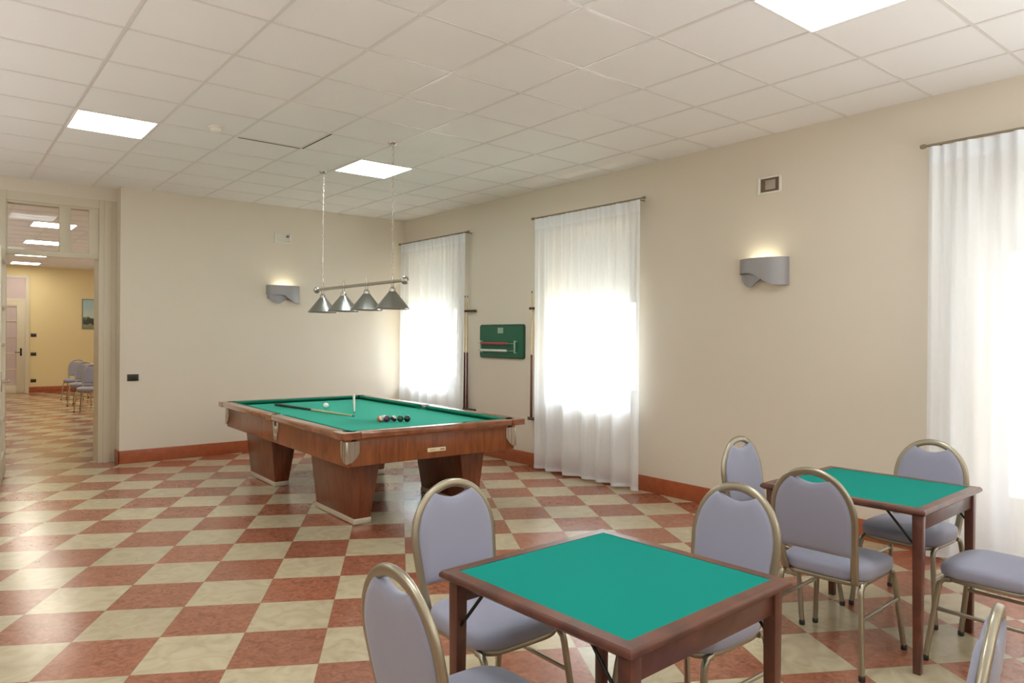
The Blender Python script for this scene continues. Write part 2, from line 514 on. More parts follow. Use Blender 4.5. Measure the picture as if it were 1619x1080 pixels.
# the open left leaf, swung into the room
lf = empty('door_leaf', (DX0 + .005, -.005, 0), R(-96.2), parent=d1)
W_, H_ = .93, 2.335
c = MB()
for a, b, z0, z1 in ((0, .10, .005, H_), (W_ - .10, W_, .005, H_), (.10, W_ - .10, .005, .24), (.10, W_ - .10, H_ - .11, H_)):
    c.box(a, b, -.042, 0, z0, z1, .004)
for z in (.60, .985, 1.37, 1.755): c.box(.10, W_ - .10, -.034, -.008, z - .014, z + .014, .003)
c.build('leaf_frame', M['trim'], lf)
MB().box(.10, W_ - .10, -.024, -.018, .24, H_ - .11).build('pane', M['glass'], lf)
hd = MB()
for s in (1, -1):
    y = 0 if s > 0 else -.042
    hd.box(W_ - .075, W_ - .035, min(y, y + s * .006), max(y, y + s * .006), .92, 1.12, .002)
    hd.tube([(W_ - .055, y, 1.02), (W_ - .055, y + s * .055, 1.02), (W_ - .07, y + s * .06, 1.02), (W_ - .18, y + s * .06, 1.02)], .009, seg=10)
hd.build('door_handle', M['steel'], lf)

# ---------------------------------------------------------------- next room shell
FR = MB()
FR.box(LW, RW + WT, FARY, FARY + .2, 0, CE)
struct(FR, 'wall_far', M['wall_far'])
struct(MB().box(RW, RW + WT, JY, FARY, 0, CE), 'wall_east', M['wall_far'])
struct(MB().box(LW - .2, LW, JY, FARY, 0, CE), 'wall_west', M['wall_far'])
b2 = MB()
b2.box(1.60, RW, JY, JY + .02, 0, CE).box(LW, DX0 - .06, JY, JY + .02, 0, CE).box(DX0 - .06, 1.60, JY, JY + .02, 3.03, CE)
struct(b2, 'wall_south', M['wall_far'])
c2 = MB().box(LW - .2, RW + WT, JY, FARY + .2, CE, CE + .1)
c2.mi = 1
for i in range(14):
    x = RW - .47 - .584 * i; c2.box(x - .012, x + .012, JY, FARY, CE - .004, CE + .001)
for i in range(20):
    y = JY + .3 + .596 * i; c2.box(LW, RW, y - .012, y + .012, CE - .0035, CE + .001)
struct(c2, 'ceiling', [M['tile'], M['tbar']])
sk = MB().box(1.86, RW, FARY - .016, FARY, 0, SH, .003).box(LW, .98, FARY - .016, FARY, 0, SH, .003)
struct(sk, 'baseboard_far', M['skirt'])
d2 = empty('door_2', (1.42, FARY, 0), kind='structure')
c = MB()
c.box(-.44, -.36, -.05, .0, 0, 2.95).box(.36, .44, -.05, 0, 0, 2.95).box(-.36, .36, -.05, 0, 2.87, 2.95).box(-.36, .36, -.045, 0, 2.28, 2.36)
c.build('door_frame', M['trim2'] if 'trim2' in M else M['trim'], d2)
c = MB()
c.box(-.36, -.20, -.04, 0, .005, 2.28, .004).box(.18, .36, -.04, 0, .005, 2.28, .004).box(-.2, .18, -.04, 0, .005, .2, .004).box(-.2, .18, -.04, 0, 2.16, 2.28, .004)
for z in (.6, 1.0, 1.4, 1.8): c.box(-.2, .18, -.034, 0, z - .014, z + .014)
lf2 = c.build('door_leaf', M['trim'], d2)
MB().box(-.2, .18, -.02, -.014, .2, 2.16).build('pane', M['lav'], lf2)
MB().box(.25, .29, -.048, -.04, .93, 1.12).tube([(.27, -.048, 1.02), (.27, -.09, 1.02), (.14, -.09, 1.02)], .009).build('door_handle', M['blackmetal'], lf2)
MB().box(-.36, .36, -.03, -.024, 2.36, 2.87).build('transom_pane', M['lav'], d2)

# ================================================================== CEILING THINGS
def ceiling_light(x0, x1, y0, y1, mat, label, group):
    root = empty('ceiling_light', ((x0 + x1) / 2, (y0 + y1) / 2, CE), label=label, cat='ceiling light', group=group)
    w, d = (x1 - x0) / 2, (y1 - y0) / 2
    f = MB(); t = .014
    f.box(-w, w, -d, -d + t, -.012, 0).box(-w, w, d - t, d, -.012, 0).box(-w, -w + t, -d + t, d - t, -.012, 0).box(w - t, w, -d + t, d - t, -.012, 0)
    f.build('light_frame', M['white'], root)
    MB().box(-w + t, w - t, -d + t, d - t, -.009, 0).build('diffuser', mat, root)
    return root
def fill_downlight(x, y, power, col):
    # unseen lamp added below the ceiling as fill, with no panel
    l = bpy.data.lights.new('fill_lamp', 'AREA'); l.shape = 'SQUARE'; l.size = .56; l.energy = power; l.color = col
    o = bpy.data.objects.new('fill_lamp', l); COL.objects.link(o); o.location = (x, y, CE - .012)
GL = 'square light panels set in the tiled ceiling'
cx = lambda k: RW - (0.47 + 0.584 * k)
ry = lambda k: BW - 7.74 + 0.596 * k
ceiling_light(cx(7) + .006, cx(6) - .01, ry(8), ry(9), M['panel'], 'bright square ceiling panel nearest the doorway, on the left of the room', GL)
ceiling_light(cx(3), cx(2), ry(8), ry(9), M['panel'], 'bright square ceiling panel above the far end of the pool table, behind the lamp chains', GL)
ceiling_light(cx(3), cx(2), ry(0), ry(1), M['panel'], 'bright ceiling panel over the card tables, cut by the top edge of the photo', GL)
for a, b in ((7, 0), (11, 8), (11, 0), (3, -8), (7, -8), (11, -8)):
    fill_downlight((cx(a) + cx(a - 1)) / 2, (ry(b) + ry(b + 1)) / 2, 19.5, (.93, 1, 1))
GF = 'ceiling panels of the room beyond the doorway'
for x, y, lab in ((1.44, 13.1, 'nearest of the four ceiling panels in the room beyond the doorway'),
                  (1.56, 15.7, 'second nearest ceiling panel in the room beyond the doorway'),
                  (1.62, 18.3, 'third ceiling panel in the room beyond, seen just below the transom bar'),
                  (1.70, 20.6, 'farthest ceiling panel in the room beyond, close to its end wall')):
    ceiling_light(x - .29, x + .29, y - .3, y + .3, M['panel_far'], lab, GF)

for x in (-1.5, 4.0):  # unseen extra lamps added to brighten the next room
    for y in (13.1, 18.3):
        fill_downlight(x, y, 16.5, (1, .94, .78))

sd = empty('smoke_detector', (1.77, 6.02, CE), label='small round white smoke detector on the ceiling between the two light panels', cat='smoke detector')
MB().lathe([(.0, 0), (.055, 0), (.055, -.012), (.050, -.016)][::-1]).build('base', M['plastic'], sd)
MB().lathe([(.0, -.046), (.022, -.046), (.036, -.038), (.042, -.026), (.044, -.014)]).build('sensor_head', M['plastic'], sd)

# ================================================================== POOL TABLE
pt = empty('pool_table', (3.187, 6.325, 0), R(-1.2), label='large pool table with brown wooden body, green cloth and slab legs', cat='pool table')
PW, PL = 1.714 / 2, 3.124 / 2
ZT, ZF, ZRB = .776, .735, .726
RWD = .105     # width of the wooden rail
CU = .050      # cushion width
cr_, sr_ = .075, .070   # corner / side pocket half openings
# bed
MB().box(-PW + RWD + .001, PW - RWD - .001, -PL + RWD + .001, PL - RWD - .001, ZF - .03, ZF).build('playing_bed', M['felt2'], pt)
def rail(x0, x1, y0, y1):
    MB().box(x0, x1, y0, y1, ZRB, ZT, .012, 3).build('rail', M['raildark'], pt)
def cushion(p0, p1, nrm):
    """nose profile swept from p0 to p1; nrm points to the playing field"""
    p0, p1, nrm = Vector(p0), Vector(p1), Vector(nrm)
    prof = [(0, ZF), (0, ZT - .001), (CU * .6, ZT - .003), (CU, ZT - .008), (CU, ZT - .018), (CU * .45, ZF)]
    b = MB(); d = (p1 - p0).normalized()
    A = []; B = []
    for u, z in prof:
        A.append(b.bm.verts.new(p0 + nrm * u + d * (u * .9) + Vector((0, 0, z))))
        B.append(b.bm.verts.new(p1 + nrm * u - d * (u * .9) + Vector((0, 0, z))))
    n = len(prof); fs = [b.bm.faces.new(A[::-1]), b.bm.faces.new(B)]
    for i in range(n): fs.append(b.bm.faces.new((A[i], A[(i + 1) % n], B[(i + 1) % n], B[i])))
    bmesh.ops.recalc_face_normals(b.bm, faces=fs)
    b.build('cushion', M['cushionfelt_shaded'], pt)
CO = .15       # corner piece length along each side
for s in (-1, 1):
    xo, xi = s * PW, s * (PW - RWD)
    for a, b in ((-PL + CO, -sr_), (sr_, PL - CO)):
        rail(min(xo, xi), max(xo, xi), a, b)
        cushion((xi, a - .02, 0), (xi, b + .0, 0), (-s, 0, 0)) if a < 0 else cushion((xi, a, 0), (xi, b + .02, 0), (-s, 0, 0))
    yo, yi = s * PL, s * (PL - RWD)
    rail(-PW + CO, PW - CO, min(yo, yi), max(yo, yi))
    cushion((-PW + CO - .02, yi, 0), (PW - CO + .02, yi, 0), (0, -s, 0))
# corner and side caps with a bite for the pocket
def arc(cx_, cy_, r, a0, a1, n):
    return [(cx_ + r * math.cos(a0 + (a1 - a0) * i / n), cy_ + r * math.sin(a0 + (a1 - a0) * i / n)) for i in range(n + 1)]
for sx in (-1, 1):
    for sy in (-1, 1):
        # local corner at (0,0), field toward +,+
        pts = [(.0, CO), (0, .03)] + [(.03 - .03 * math.cos(a), .03 - .03 * math.sin(a)) for a in [PI / 2 * i / 5 for i in range(6)]][1:-1] + [(.03, 0), (CO, 0), (CO, RWD)]
        pc, pr = .125, .062
        pts += arc(pc, pc, pr, -1.15, -PI - (PI / 2 - 1.15) + .0, 14)
        pts += [(RWD, CO)]
        q = [(sx * (PW - x), sy * (PL - y)) for x, y in pts]
        cap = MB().prism(q, ZRB, ZT - .001, 'z').build('corner_cap', M['raildark'], pt)
        px, py = sx * (PW - pc), sy * (PL - pc)
        MB().lathe([(.0, .60), (.045, .60), (.058, .66), (.060, ZF + .002), (.054, ZF + .003), (.040, .66), (.0, .64)], 20, (px, py, 0)).build('pocket', M['pocket'], pt)
    q = [(sx * PW, -sr_), (sx * PW, sr_), (sx * (PW - RWD), sr_)] + [(sx * (PW - RWD + .02) + (-sx) * .055 * math.sin(a) * -1, .055 * math.cos(a)) for a in [PI * i / 10 for i in range(11)]] + [(sx * (PW - RWD), -sr_)]
    MB().prism(q, ZRB, ZT - .001, 'z').build('side_cap', M['raildark'], pt)
    MB().lathe([(.0, .60), (.04, .60), (.052, .66), (.054, ZF + .002), (.048, ZF + .003), (.036, .66), (.0, .64)], 20, (sx * (PW - RWD - .01), 0, 0)).build('pocket', M['pocket'], pt)
    MB().box(min(sx * (PW - RWD - .004), sx * (PW - RWD + .010)), max(sx * (PW - RWD - .004), sx * (PW - RWD + .010)), -.05, .05, ZF + .004, ZT - .004, .003).build('pocket_liner', M['chrome'], pt)
# apron: four boards under the rails
AI = .075
ax, ay, az0, az1 = PW - AI, PL - AI, .511, ZRB
ab = lambda *a: MB().box(*a, .006).build('apron_board', M['poolwood'], pt)
ab(-ax, -ax + .03, -ay, ay, az0, az1); ab(ax - .03, ax, -ay, ay, az0, az1)
ab(-ax + .03, ax - .03, -ay, -ay + .03, az0, az1); ab(-ax + .03, ax - .03, ay - .03, ay, az0, az1)
tr = MB()
for (a, b, c_, d_) in ((-ax - .006, ax + .006, -ay - .006, -ay), (-ax - .006, ax + .006, ay, ay + .006), (-ax - .006, -ax, -ay, ay), (ax, ax + .006, -ay, ay)):
    tr.box(a, b, c_, d_, az1 - .022, az1 - .010)
tr.build('inlay_strip', simple('pale_inlay', srgb(168, 104, 58), .3), pt)
MB().box(-ax + .03, ax - .03, -ay + .03, ay - .03, az0 + .02, az0 + .05).build('underframe', M['pocket'], pt)
# shield shaped corner plates
def shield(n0, n1, zt, zb, th):
    """plate on the face: horizontal half extents at top and bottom; returns outline (u, z)"""
    return [(-n0, zt), (n0, zt), (n0, zt - .03), (n1, zb + .02), (n1 * .6, zb), (-n1 * .6, zb), (-n1, zb + .02), (-n0, zt - .03)]
for sx in (-1, 1):
    for sy in (-1, 1):
        c = MB()
        zt, zb = .702, .540
        # two wings meeting at the corner, flutes running down
        for face in (0, 1):
            for j in range(5):
                u0, u1 = .095 * j / 5, .095 * (j + 1) / 5
                def zz(u): return zb + .075 * (u / .095) ** 2.2
                d0 = .011 + (.004 if j % 2 else 0)
                if face == 0:
                    pts = [(sx * (ax - u0), zt), (sx * (ax - u1), zt), (sx * (ax - u1), zz(u1)), (sx * (ax - u0), zz(u0))]
                    c.prism(pts, sy * (ay - .002), sy * (ay + d0), 'y')
                else:
                    pts = [(sy * (ay - u0), zt), (sy * (ay - u1), zt), (sy * (ay - u1), zz(u1)), (sy * (ay - u0), zz(u0))]
                    c.prism(pts, sx * (ax - .002), sx * (ax + d0), 'x')
        c.box(*sorted((sx * (ax - .002), sx * (ax + .015))), *sorted((sy * (ay - .002), sy * (ay + .015))), zb - .004, zt, .005)
        c.build('corner_plate', M['chrome'], pt)
    c = MB()
    zt, zb = .706, .535
    c.prism(shield(.075, .040, zt, zb, 0), sx * (ax - .002), sx * (ax + .009), 'x', .003)
    c.lathe([(.0, .017), (.022, .016), (.034, .010), (.040, .0)][::-1], 18, mat=Matrix.Translation((sx * ax, 0, .64)) @ Matrix.Rotation(sx * PI / 2, 4, 'Y'))
    for j in (-1, 0, 1):
        c.box(*sorted((sx * ax, sx * (ax + .013))), j * .02 - .006, j * .02 + .006, .55, .60, .003)
    c.build('side_plate', M['chrome'], pt)
# legs
def slab_leg(x0t, x1t, x0b, x1b, y0, y1):
    b = MB()
    z0, z1 = .045, .530
    ins = .02
    V = []
    for z, xa, xb, dy in ((z0, x0b, x1b, ins), (z1, x0t, x1t, 0)):
        for x, y in ((xa, y0 + dy), (xb, y0 + dy), (xb, y1 - dy), (xa, y1 - dy)): V.append(b.bm.verts.new((x, y, z)))
    fs = [b.bm.faces.new(V[3::-1]), b.bm.faces.new(V[4:])] + [b.bm.faces.new((V[i], V[(i + 1) % 4], V[4 + (i + 1) % 4], V[4 + i])) for i in range(4)]
    bmesh.ops.recalc_face_normals(b.bm, faces=fs)
    bmesh.ops.bevel(b.bm, geom=list(b.bm.edges), offset=.006, segments=2, profile=.5, affect='EDGES')
    lg = b.build('leg', M['poolwood2'], pt)
    MB().box(x0b - .006, x1b + .006, y0 + ins - .006, y1 - ins + .006, .004, .048, .004).box(x0b + .01, x1b - .01, y0 + .03, y1 - .03, 0, .006).build('foot_plate', M['foot'], lg)
for (y0, y1) in ((-1.24, -.45), (.53, 1.30)):
    slab_leg(-.645, -.375, -.595, -.455, y0, y1)
    slab_leg(.375, .645, .455, .595, y0, y1)
# maker's plate on the near apron
npl = MB().box(-.095, .075, -ay - .006, -ay + .001, .562, .594, .002).build('name_plate', M['ivory'], pt)
MB().box(.022, .062, -ay - .0068, -ay - .005, .574, .582).build('print_mark', M['print'], npl)
MB().box(-.074, -.022, -ay - .0068, -ay - .005, .570, .586).build('emblem', simple('plate_emblem', srgb(206, 194, 152), .4), npl)

# balls
def ball(x, y, col, stripe, label):
    if stripe is None:
        m = simple('ball_colour', col, .08, coat=.5)
    else:
        m, nt, N, L, P = new_mat('striped_ball')
        tc = N.new('ShaderNodeTexCoord'); sp = N.new('ShaderNodeSeparateXYZ'); L.new(tc.outputs['Object'], sp.inputs[0])
        ab_ = N.new('ShaderNodeMath'); ab_.operation = 'ABSOLUTE'; L.new(sp.outputs['Z'], ab_.inputs[0])
        lt = N.new('ShaderNodeMath'); lt.operation = 'LESS_THAN'; lt.inputs[1].default_value = .0145; L.new(ab_.outputs[0], lt.inputs[0])
        mx = N.new('ShaderNodeMix'); mx.data_type = 'RGBA'; mx.inputs['A'].default_value = srgb(238, 234, 222); mx.inputs['B'].default_value = col
        L.new(lt.outputs[0], mx.inputs['Factor']); L.new(mx.outputs['Result'], P.inputs['Base Color'])
        P.inputs['Roughness'].default_value = .08
    b = MB(); r = .0286
    b.lathe([(r * math.sin(PI * i / 16), -r * math.cos(PI * i / 16)) for i in range(17)], 28)
    o = b.build('pool_ball', m, smooth=180, loc=(x, y, ZF + r))
    o.rotation_euler = stripe if stripe else (0, 0, 0)
    tag(o, label, 'ball')
    return o
ball(3.157, 6.95, srgb(244, 242, 236), None, 'white cue ball alone near the far end of the pool table')
GB = 'cluster of pool balls on the green cloth'
bd = [(3.030, 5.560, srgb(206, 98, 40), (1.1, .3, .2), 'orange and white striped ball at the left end of the ball cluster'),
      (3.079, 5.528, srgb(88, 52, 84), None, 'plum coloured ball second from the left in the ball cluster'),
      (3.128, 5.497, srgb(30, 34, 44), (.5, .2, .4), 'dark and white striped ball in the middle of the ball cluster'),
      (3.176, 5.466, srgb(22, 70, 52), None, 'dark green ball second from the right in the ball cluster'),
      (3.226, 5.433, srgb(20, 20, 26), None, 'black ball at the right end of the ball cluster'),
      (3.085, 5.588, srgb(208, 196, 196), (1.4, .1, .2), 'pale ball behind the plum and orange balls of the cluster')]
for x, y, c, s, lab in bd:
    o = ball(x, y, c, s, lab); o['group'] = GB

# ---------------------------------------------------------------- cue sticks
def cue(name, label, group, butt, shaft):
    root = empty(name, label=label, cat='pool cue', group=group)
    MB().lathe([(.0, 0), (.013, 0), (.0145, .006), (.0145, .03), (.0115, .72)], 14).build('butt', butt, root)
    MB().lathe([(.0115, .72), (.0105, .80), (.0066, 1.425)], 14).build('shaft', shaft, root)
    MB().lathe([(.0066, 1.425), (.0064, 1.445), (.005, 1.452), (.0, 1.454)], 12).build('tip', M['tip'], root)
    return root
def aim(o, p0, p1):
    p0, p1 = Vector(p0), Vector(p1)
    o.location = p0
    o.rotation_euler = (p1 - p0).to_track_quat('Z', 'Y').to_euler()
q = cue('pool_cue', 'pool cue with black butt lying along the left of the green cloth', None, M['buttblack'], M['shaft'])
aim(q, (2.835, 7.50, ZF + .0148), (3.037, 6.03, ZF + .0072))
q = cue('pool_cue', 'pale pool cue lying out from the far right corner pocket', None, M['palecue'], M['palecue'])
aim(q, (3.83, 7.665, ZT + .016), (3.215, 6.42, ZF + .0075))

# ================================================================== BILLIARD LAMP
LX = 3.115
lamp = empty('billiard_lamp', (LX, 6.23, CE), label='long bar lamp with four cone shades hanging on two chains over the pool table', cat='lamp')
BZ = 1.962 - CE
MB().tube([(0, y, BZ) for y in (-.90, -.3, .3, .84)], .0155, seg=14).build('bar', M['steel'], lamp)
for y in (-.93, .865):
    c = MB(); r = .036
    c.lathe([(r * math.sin(PI * i / 12), r * math.cos(PI * i / 12)) for i in range(13)], 18, (0, y, BZ))
    c.build('end_knob', M['steel'], lamp)
def chain(y):
    b = MB(); z = BZ + .03; i = 0
    L_ = .040
    while z < -.02:
        z1 = min(z + L_, -.012)
        ax_ = (1, 0) if i % 2 == 0 else (0, 1)
        w = .007
        pts = [(ax_[0] * w * math.cos(a), y + ax_[1] * w * math.cos(a), (z + z1) / 2 + (z1 - z) / 2 * math.sin(a)) for a in [2 * PI * k / 10 for k in range(11)]]
        b.tube(pts, .0022, seg=5, caps=False)
        z += L_ * .86; i += 1
    return b.build('chain', M['steel'], lamp)
for y in (.723, -.716):
    chain(y)
    MB().lathe([(.0, -.022), (.03, -.02), (.042, -.008), (.044, 0)], 18, (0, y, 0)).build('ceiling_rose', M['steel'], lamp)
    MB().lathe([(.011, BZ - .02), (.011, BZ + .035), (.006, BZ + .045)], 12, (0, y, 0)).build('chain_clamp', M['steel'], lamp)
for i in range(4):
    y = .72 - .48 * i
    n = MB().lathe([(.008, 1.885 - CE), (.010, BZ + .035), (.006, BZ + .060), (.0, BZ + .064)], 12, (0, y, 0)).lathe([(.030, 1.872 - CE), (.028, 1.90 - CE), (.013, 1.915 - CE), (.013, 1.95 - CE)], 16, (0, y, 0)).build('shade_holder', M['steel'], lamp)
    zr, zt = 1.722 - CE, 1.876 - CE
    sh = MB().lathe([(.147, zr), (.149, zr + .008), (.146, zr + .010), (.032, zt), (.028, zt), (.142, zr + .009), (.143, zr)], 40, (0, y, 0), caps=False).build('shade', M['shade'], lamp)
    MB().lathe([(.0, 1.745 - CE), (.020, 1.75 - CE), (.028, 1.775 - CE), (.02, 1.81 - CE), (.013, 1.84 - CE)], 16, (0, y, 0)).build('bulb', M['white'], sh)

# ================================================================== CARD TABLES
def card_table(loc, rz, label, first=None):
    if first is not None:
        r = copy_tree(first); r.location = loc; r.rotation_euler = (0, 0, rz); r['label'] = label
        return r
    root = empty('card_table', loc, rz, label=label, cat='card table', group='square card tables with green felt')
    S, zt, th, rim = .392, .738, .030, .046
    f = MB()
    for a, b, c, d in ((-S, S, -S, -S + rim), (-S, S, S - rim, S), (-S, -S + rim, -S + rim, S - rim), (S - rim, S, -S + rim, S - rim)):
        pass
    # mitred rim as one ring
    o = [(-S, -S), (S, -S), (S, S), (-S, S)]; i_ = [(x * (1 - rim / S), y * (1 - rim / S)) for x, y in o]
    V = {}
    def ring(sc, z): return [f.bm.verts.new((x * sc, y * sc, z)) for x, y in o]
    prof = [(S - rim, zt - th), (S - .012, zt - th), (S, zt - th + .010), (S, zt - .010), (S - .008, zt), (S - rim, zt)]
    rings = [[f.bm.verts.new((math.copysign(e, x), math.copysign(e, y), z)) for x, y in o] for e, z in prof]
    fs = []
    for k in range(len(rings)):
        A, B = rings[k], rings[(k + 1) % len(rings)]
        for j in range(4): fs.append(f.bm.faces.new((A[j], A[(j + 1) % 4], B[(j + 1) % 4], B[j])))
    bmesh.ops.recalc_face_normals(f.bm, faces=fs)
    f.build('tabletop_rim', M['tablewood'], root, smooth=50)
    e = S - rim
    MB().box(-e, e, -e, e, zt - th + .002, zt - .0015).build('felt_top', M['felt'], root)
    for s in (-1, 1):
        MB().box(-S + .065, S - .065, s * (S - .040) - .010, s * (S - .040) + .010, zt - th - .072, zt - th + .001, .002).build('apron', M['tablewood'], root)
    for sx in (-1, 1):
        for sy in (-1, 1):
            b = MB()
            cx_, cy_ = sx * (S - .046), sy * (S - .042)
            Vv = []
            for z, h in ((0.0, .0165), (zt - th + .001, .0215)):
                for x, y in ((-1, -1), (1, -1), (1, 1), (-1, 1)): Vv.append(b.bm.verts.new((cx_ + x * h, cy_ + y * h, z)))
            fs = [b.bm.faces.new(Vv[3::-1]), b.bm.faces.new(Vv[4:])] + [b.bm.faces.new((Vv[i], Vv[(i + 1) % 4], Vv[4 + (i + 1) % 4], Vv[4 + i])) for i in range(4)]
            bmesh.ops.recalc_face_normals(b.bm, faces=fs)
            bmesh.ops.bevel(b.bm, geom=list(b.bm.edges), offset=.003, segments=2, profile=.5, affect='EDGES')
            lg = b.build('leg', M['tablewood'], root)
            MB().tube([(cx_, cy_ - sy * .018, zt - .17), (cx_, cy_ - sy * .03, zt - .155), (cx_, cy_ - sy * .135, zt - th - .004), (cx_, cy_ - sy * .16, zt - th)], .0055, seg=8).build('brace', M['blackmetal'], lg)
    return root
t1 = card_table((1.669, 1.546, 0), .041, 'square card table with green felt top nearest the camera')
card_table((3.742, 1.689, 0), .038, 'square card table with green felt top farther right, near the curtained window', t1)

# ================================================================== BANQUET CHAIRS
SW, BH = .40, .50
def hoop(w):
    """half width of the hoop centreline at height w above the seat frame"""
    if w < .27: return .160 + .024 * (w / .27) ** .8
    k = (w - .27) / (.485 - .27)
    return .184 * math.sqrt(max(0, 1 - k ** 2.15))
def back_pt(u, w, d=0.0):
    """point of the leaning back: u across, w up, d out of the face toward the front"""
    lean = R(10.5)
    y = -.192 - w * math.sin(lean) - .012 * math.sin(PI * min(1, w / .485)) + d * math.cos(lean)
    z = .405 + w * math.cos(lean) * 1.012 + d * math.sin(lean)
    return Vector((u, y, z))
def make_chair(label, group):
    root = empty('banquet_chair', label=label, cat='chair', group=group)
    # hoop of the backrest
    right = [Vector((.168, -.125, .392)), Vector((.164, -.165, .394)), Vector((.161, -.188, .402))]
    n = 26
    ws = [.03 + (.27 - .03) * i / 8 for i in range(9)] + [.27 + .215 * math.sin(PI / 2 * i / 16) for i in range(1, 17)]
    side = [back_pt(hoop(w), w) for w in ws]
    pathR = right + side
    path = pathR + [Vector((-p.x, p.y, p.z)) for p in reversed(pathR[:-1])]
    b = MB()
    # sweep with fixed frame: thin in the hoop plane, deep front to back
    lean = R(10.5); fwd = Vector((0, math.cos(lean), math.sin(lean)))
    b.tube(path, .0175, .0115, seg=12, up=fwd, sq=3.0)
    b.build('back_frame', M['metal'], root, smooth=50)
    # upholstery of the back with the hand hold dip
    pts = []
    w0 = .115
    ins = .007
    wi = [w0 + (.27 - w0) * i / 6 for i in range(7)] + [.27 + .205 * math.sin(PI / 2 * i / 14) for i in range(1, 15)]
    gapw, dip = .082, .026
    R_ = []
    for w in wi:
        u = hoop(min(w, .484)) - ins
        if u <= gapw: break
        R_.append((u, w))
    wt = R_[-1][1]
    m_ = 14
    top = []
    for i in range(m_ + 1):
        u = R_[-1][0] * (1 - 2 * i / m_)
        k = abs(u) / R_[-1][0]
        top.append((u, wt - dip * math.cos(PI * k / 2)))
    outl = [(-x, y) for x, y in R_[:1]] + R_[:-1] + top + [(-x, y) for x, y in reversed(R_[1:-1])]
    outl = [(R_[0][0] * t, w0) for t in (-.5, 0, .5)] + R_[:-1] + top + [(-x, y) for x, y in reversed(R_[:-1])]
    b = MB()
    cxm, cwm = 0, .28
    layers = [(-.016, .93), (-.020, .80), (-.013, 1.0), (.010, 1.0), (.020, .955), (.026, .82), (.028, .55)]
    layers = [(-.0195, .55), (-.018, .85), (-.014, .975), (-.009, 1.0), (.010, 1.0), (.017, .985), (.023, .93), (.028, .78), (.030, .5)]
    rings = []
    for d, sc in layers:
        rings.append([b.bm.verts.new(back_pt(cxm + (u - cxm) * sc, cwm + (w - cwm) * sc, d)) for u, w in outl])
    fs = []; n = len(outl)
    for k in range(len(rings) - 1):
        for j in range(n): fs.append(b.bm.faces.new((rings[k][j], rings[k][(j + 1) % n], rings[k + 1][(j + 1) % n], rings[k + 1][j])))
    fs.append(b.bm.faces.new(rings[0][::-1])); fs.append(b.bm.faces.new(rings[-1]))
    bmesh.ops.recalc_face_normals(b.bm, faces=fs)
    b.build('backrest', M['fabric'], root, smooth=75)
    # seat cushion : rounded plan, domed top, waterfall front
    def plan(sc, k):
        out = []
        a, c, yc, ex = .207 * sc, .205 * sc, .012, 4.6
        for i in range(40):
            t = 2 * PI * i / 40
            ct, st = math.cos(t), math.sin(t)
            x = a * math.copysign(abs(ct) ** (2 / ex), ct); y = c * math.copysign(abs(st) ** (2 / ex), st)
            out.append((x * (1 - .05 * (y < 0) * abs(y) / .2), yc + y))
        return out
    b = MB(); rings = []
    for z, sc in ((.400, .955), (.404, .985), (.418, 1.0), (.440, 1.0), (.453, .985), (.462, .94), (.468, .84), (.471, .6), (.472, .3)):
        rings.append([b.bm.verts.new((x, y, z - (.012 * max(0, (y - .10) / .11) ** 2 if z > .43 else 0))) for x, y in plan(sc, z)])
    fs = []
    for k in range(len(rings) - 1):
        for j in range(40): fs.append(b.bm.faces.new((rings[k][j], rings[k][(j + 1) % 40], rings[k + 1][(j + 1) % 40], rings[k + 1][j])))
    fs.append(b.bm.faces.new(rings[0][::-1])); fs.append(b.bm.faces.new(rings[-1]))
    bmesh.ops.recalc_face_normals(b.bm, faces=fs)
    b.build('seat', M['fabric'], root, smooth=75)
    # seat frame: tube ring under the cushion
    b = MB()
    ring = []
    for i in range(36):
        t = 2 * PI * i / 36; ct, st = math.cos(t), math.sin(t); ex = 5
        ring.append((.180 * math.copysign(abs(ct) ** (2 / ex), ct), .010 + .185 * math.copysign(abs(st) ** (2 / ex), st), .389))
    b.tube(ring + ring[:1], .0115, .0115, seg=8, caps=False, sq=3)
    for y in (-.07, .09): b.box(-.178, .178, y - .011, y + .011, .381, .397)
    b.build('seat_frame', M['metal'], root, smooth=50)
    for sx in (-1, 1):
        for nm, (yt, yb, sg) in (('rear', (-.135, -.243, -1)), ('front', (.150, .243, 1))):
            x0, x1 = sx * .182, sx * .216
            pth = [(x0, yt, .389), (x0, yt + sg * .028, .384), (x0 + sx * .002, yt + sg * .044, .368), (x0 + sx * .004, yt + sg * .050, .345), (x1, yb, .012)]
            b = MB().tube(pth, .0118, .0118, seg=8, up=Vector((1, 0, 0)), sq=3)
            lg = b.build('leg', M['metal'], root, smooth=50)
            MB().lathe([(.0, 0), (.0125, 0), (.0145, .004), (.0145, .022), (.011, .026)], 10, (x1, yb, 0)).build('glide', M['black'], lg)
        f_ = lambda s, z: s * (.20 + (.243 - .20) * (.345 - z) / .333) 
        zr = .245
        yr, yf = -(.185 + (.243 - .185) * (.345 - zr) / .333), (.200 + (.243 - .200) * (.345 - zr) / .333)
        xx = sx * (.186 + .030 * (.345 - zr) / .333)
        MB().tube([(xx, yr, zr), (xx, yf, zr)], .0085, .0085, seg=8, sq=3).build('stretcher', M['metal'], root)
    return root
G1 = 'padded chairs around the near card table'
G2 = 'padded chairs around the far card table'
GFAR = 'row of chairs in the room beyond'
chair0 = make_chair('grey padded chair in the left foreground, seen from behind, at the near card table', G1)
def place(x, y, rz, label, group, first=False):
    c = chair0 if first else copy_tree(chair0)
    c.location = (x, y, 0); c.rotation_euler = (0, 0, rz)
    c['label'] = label; c['group'] = group
    return c
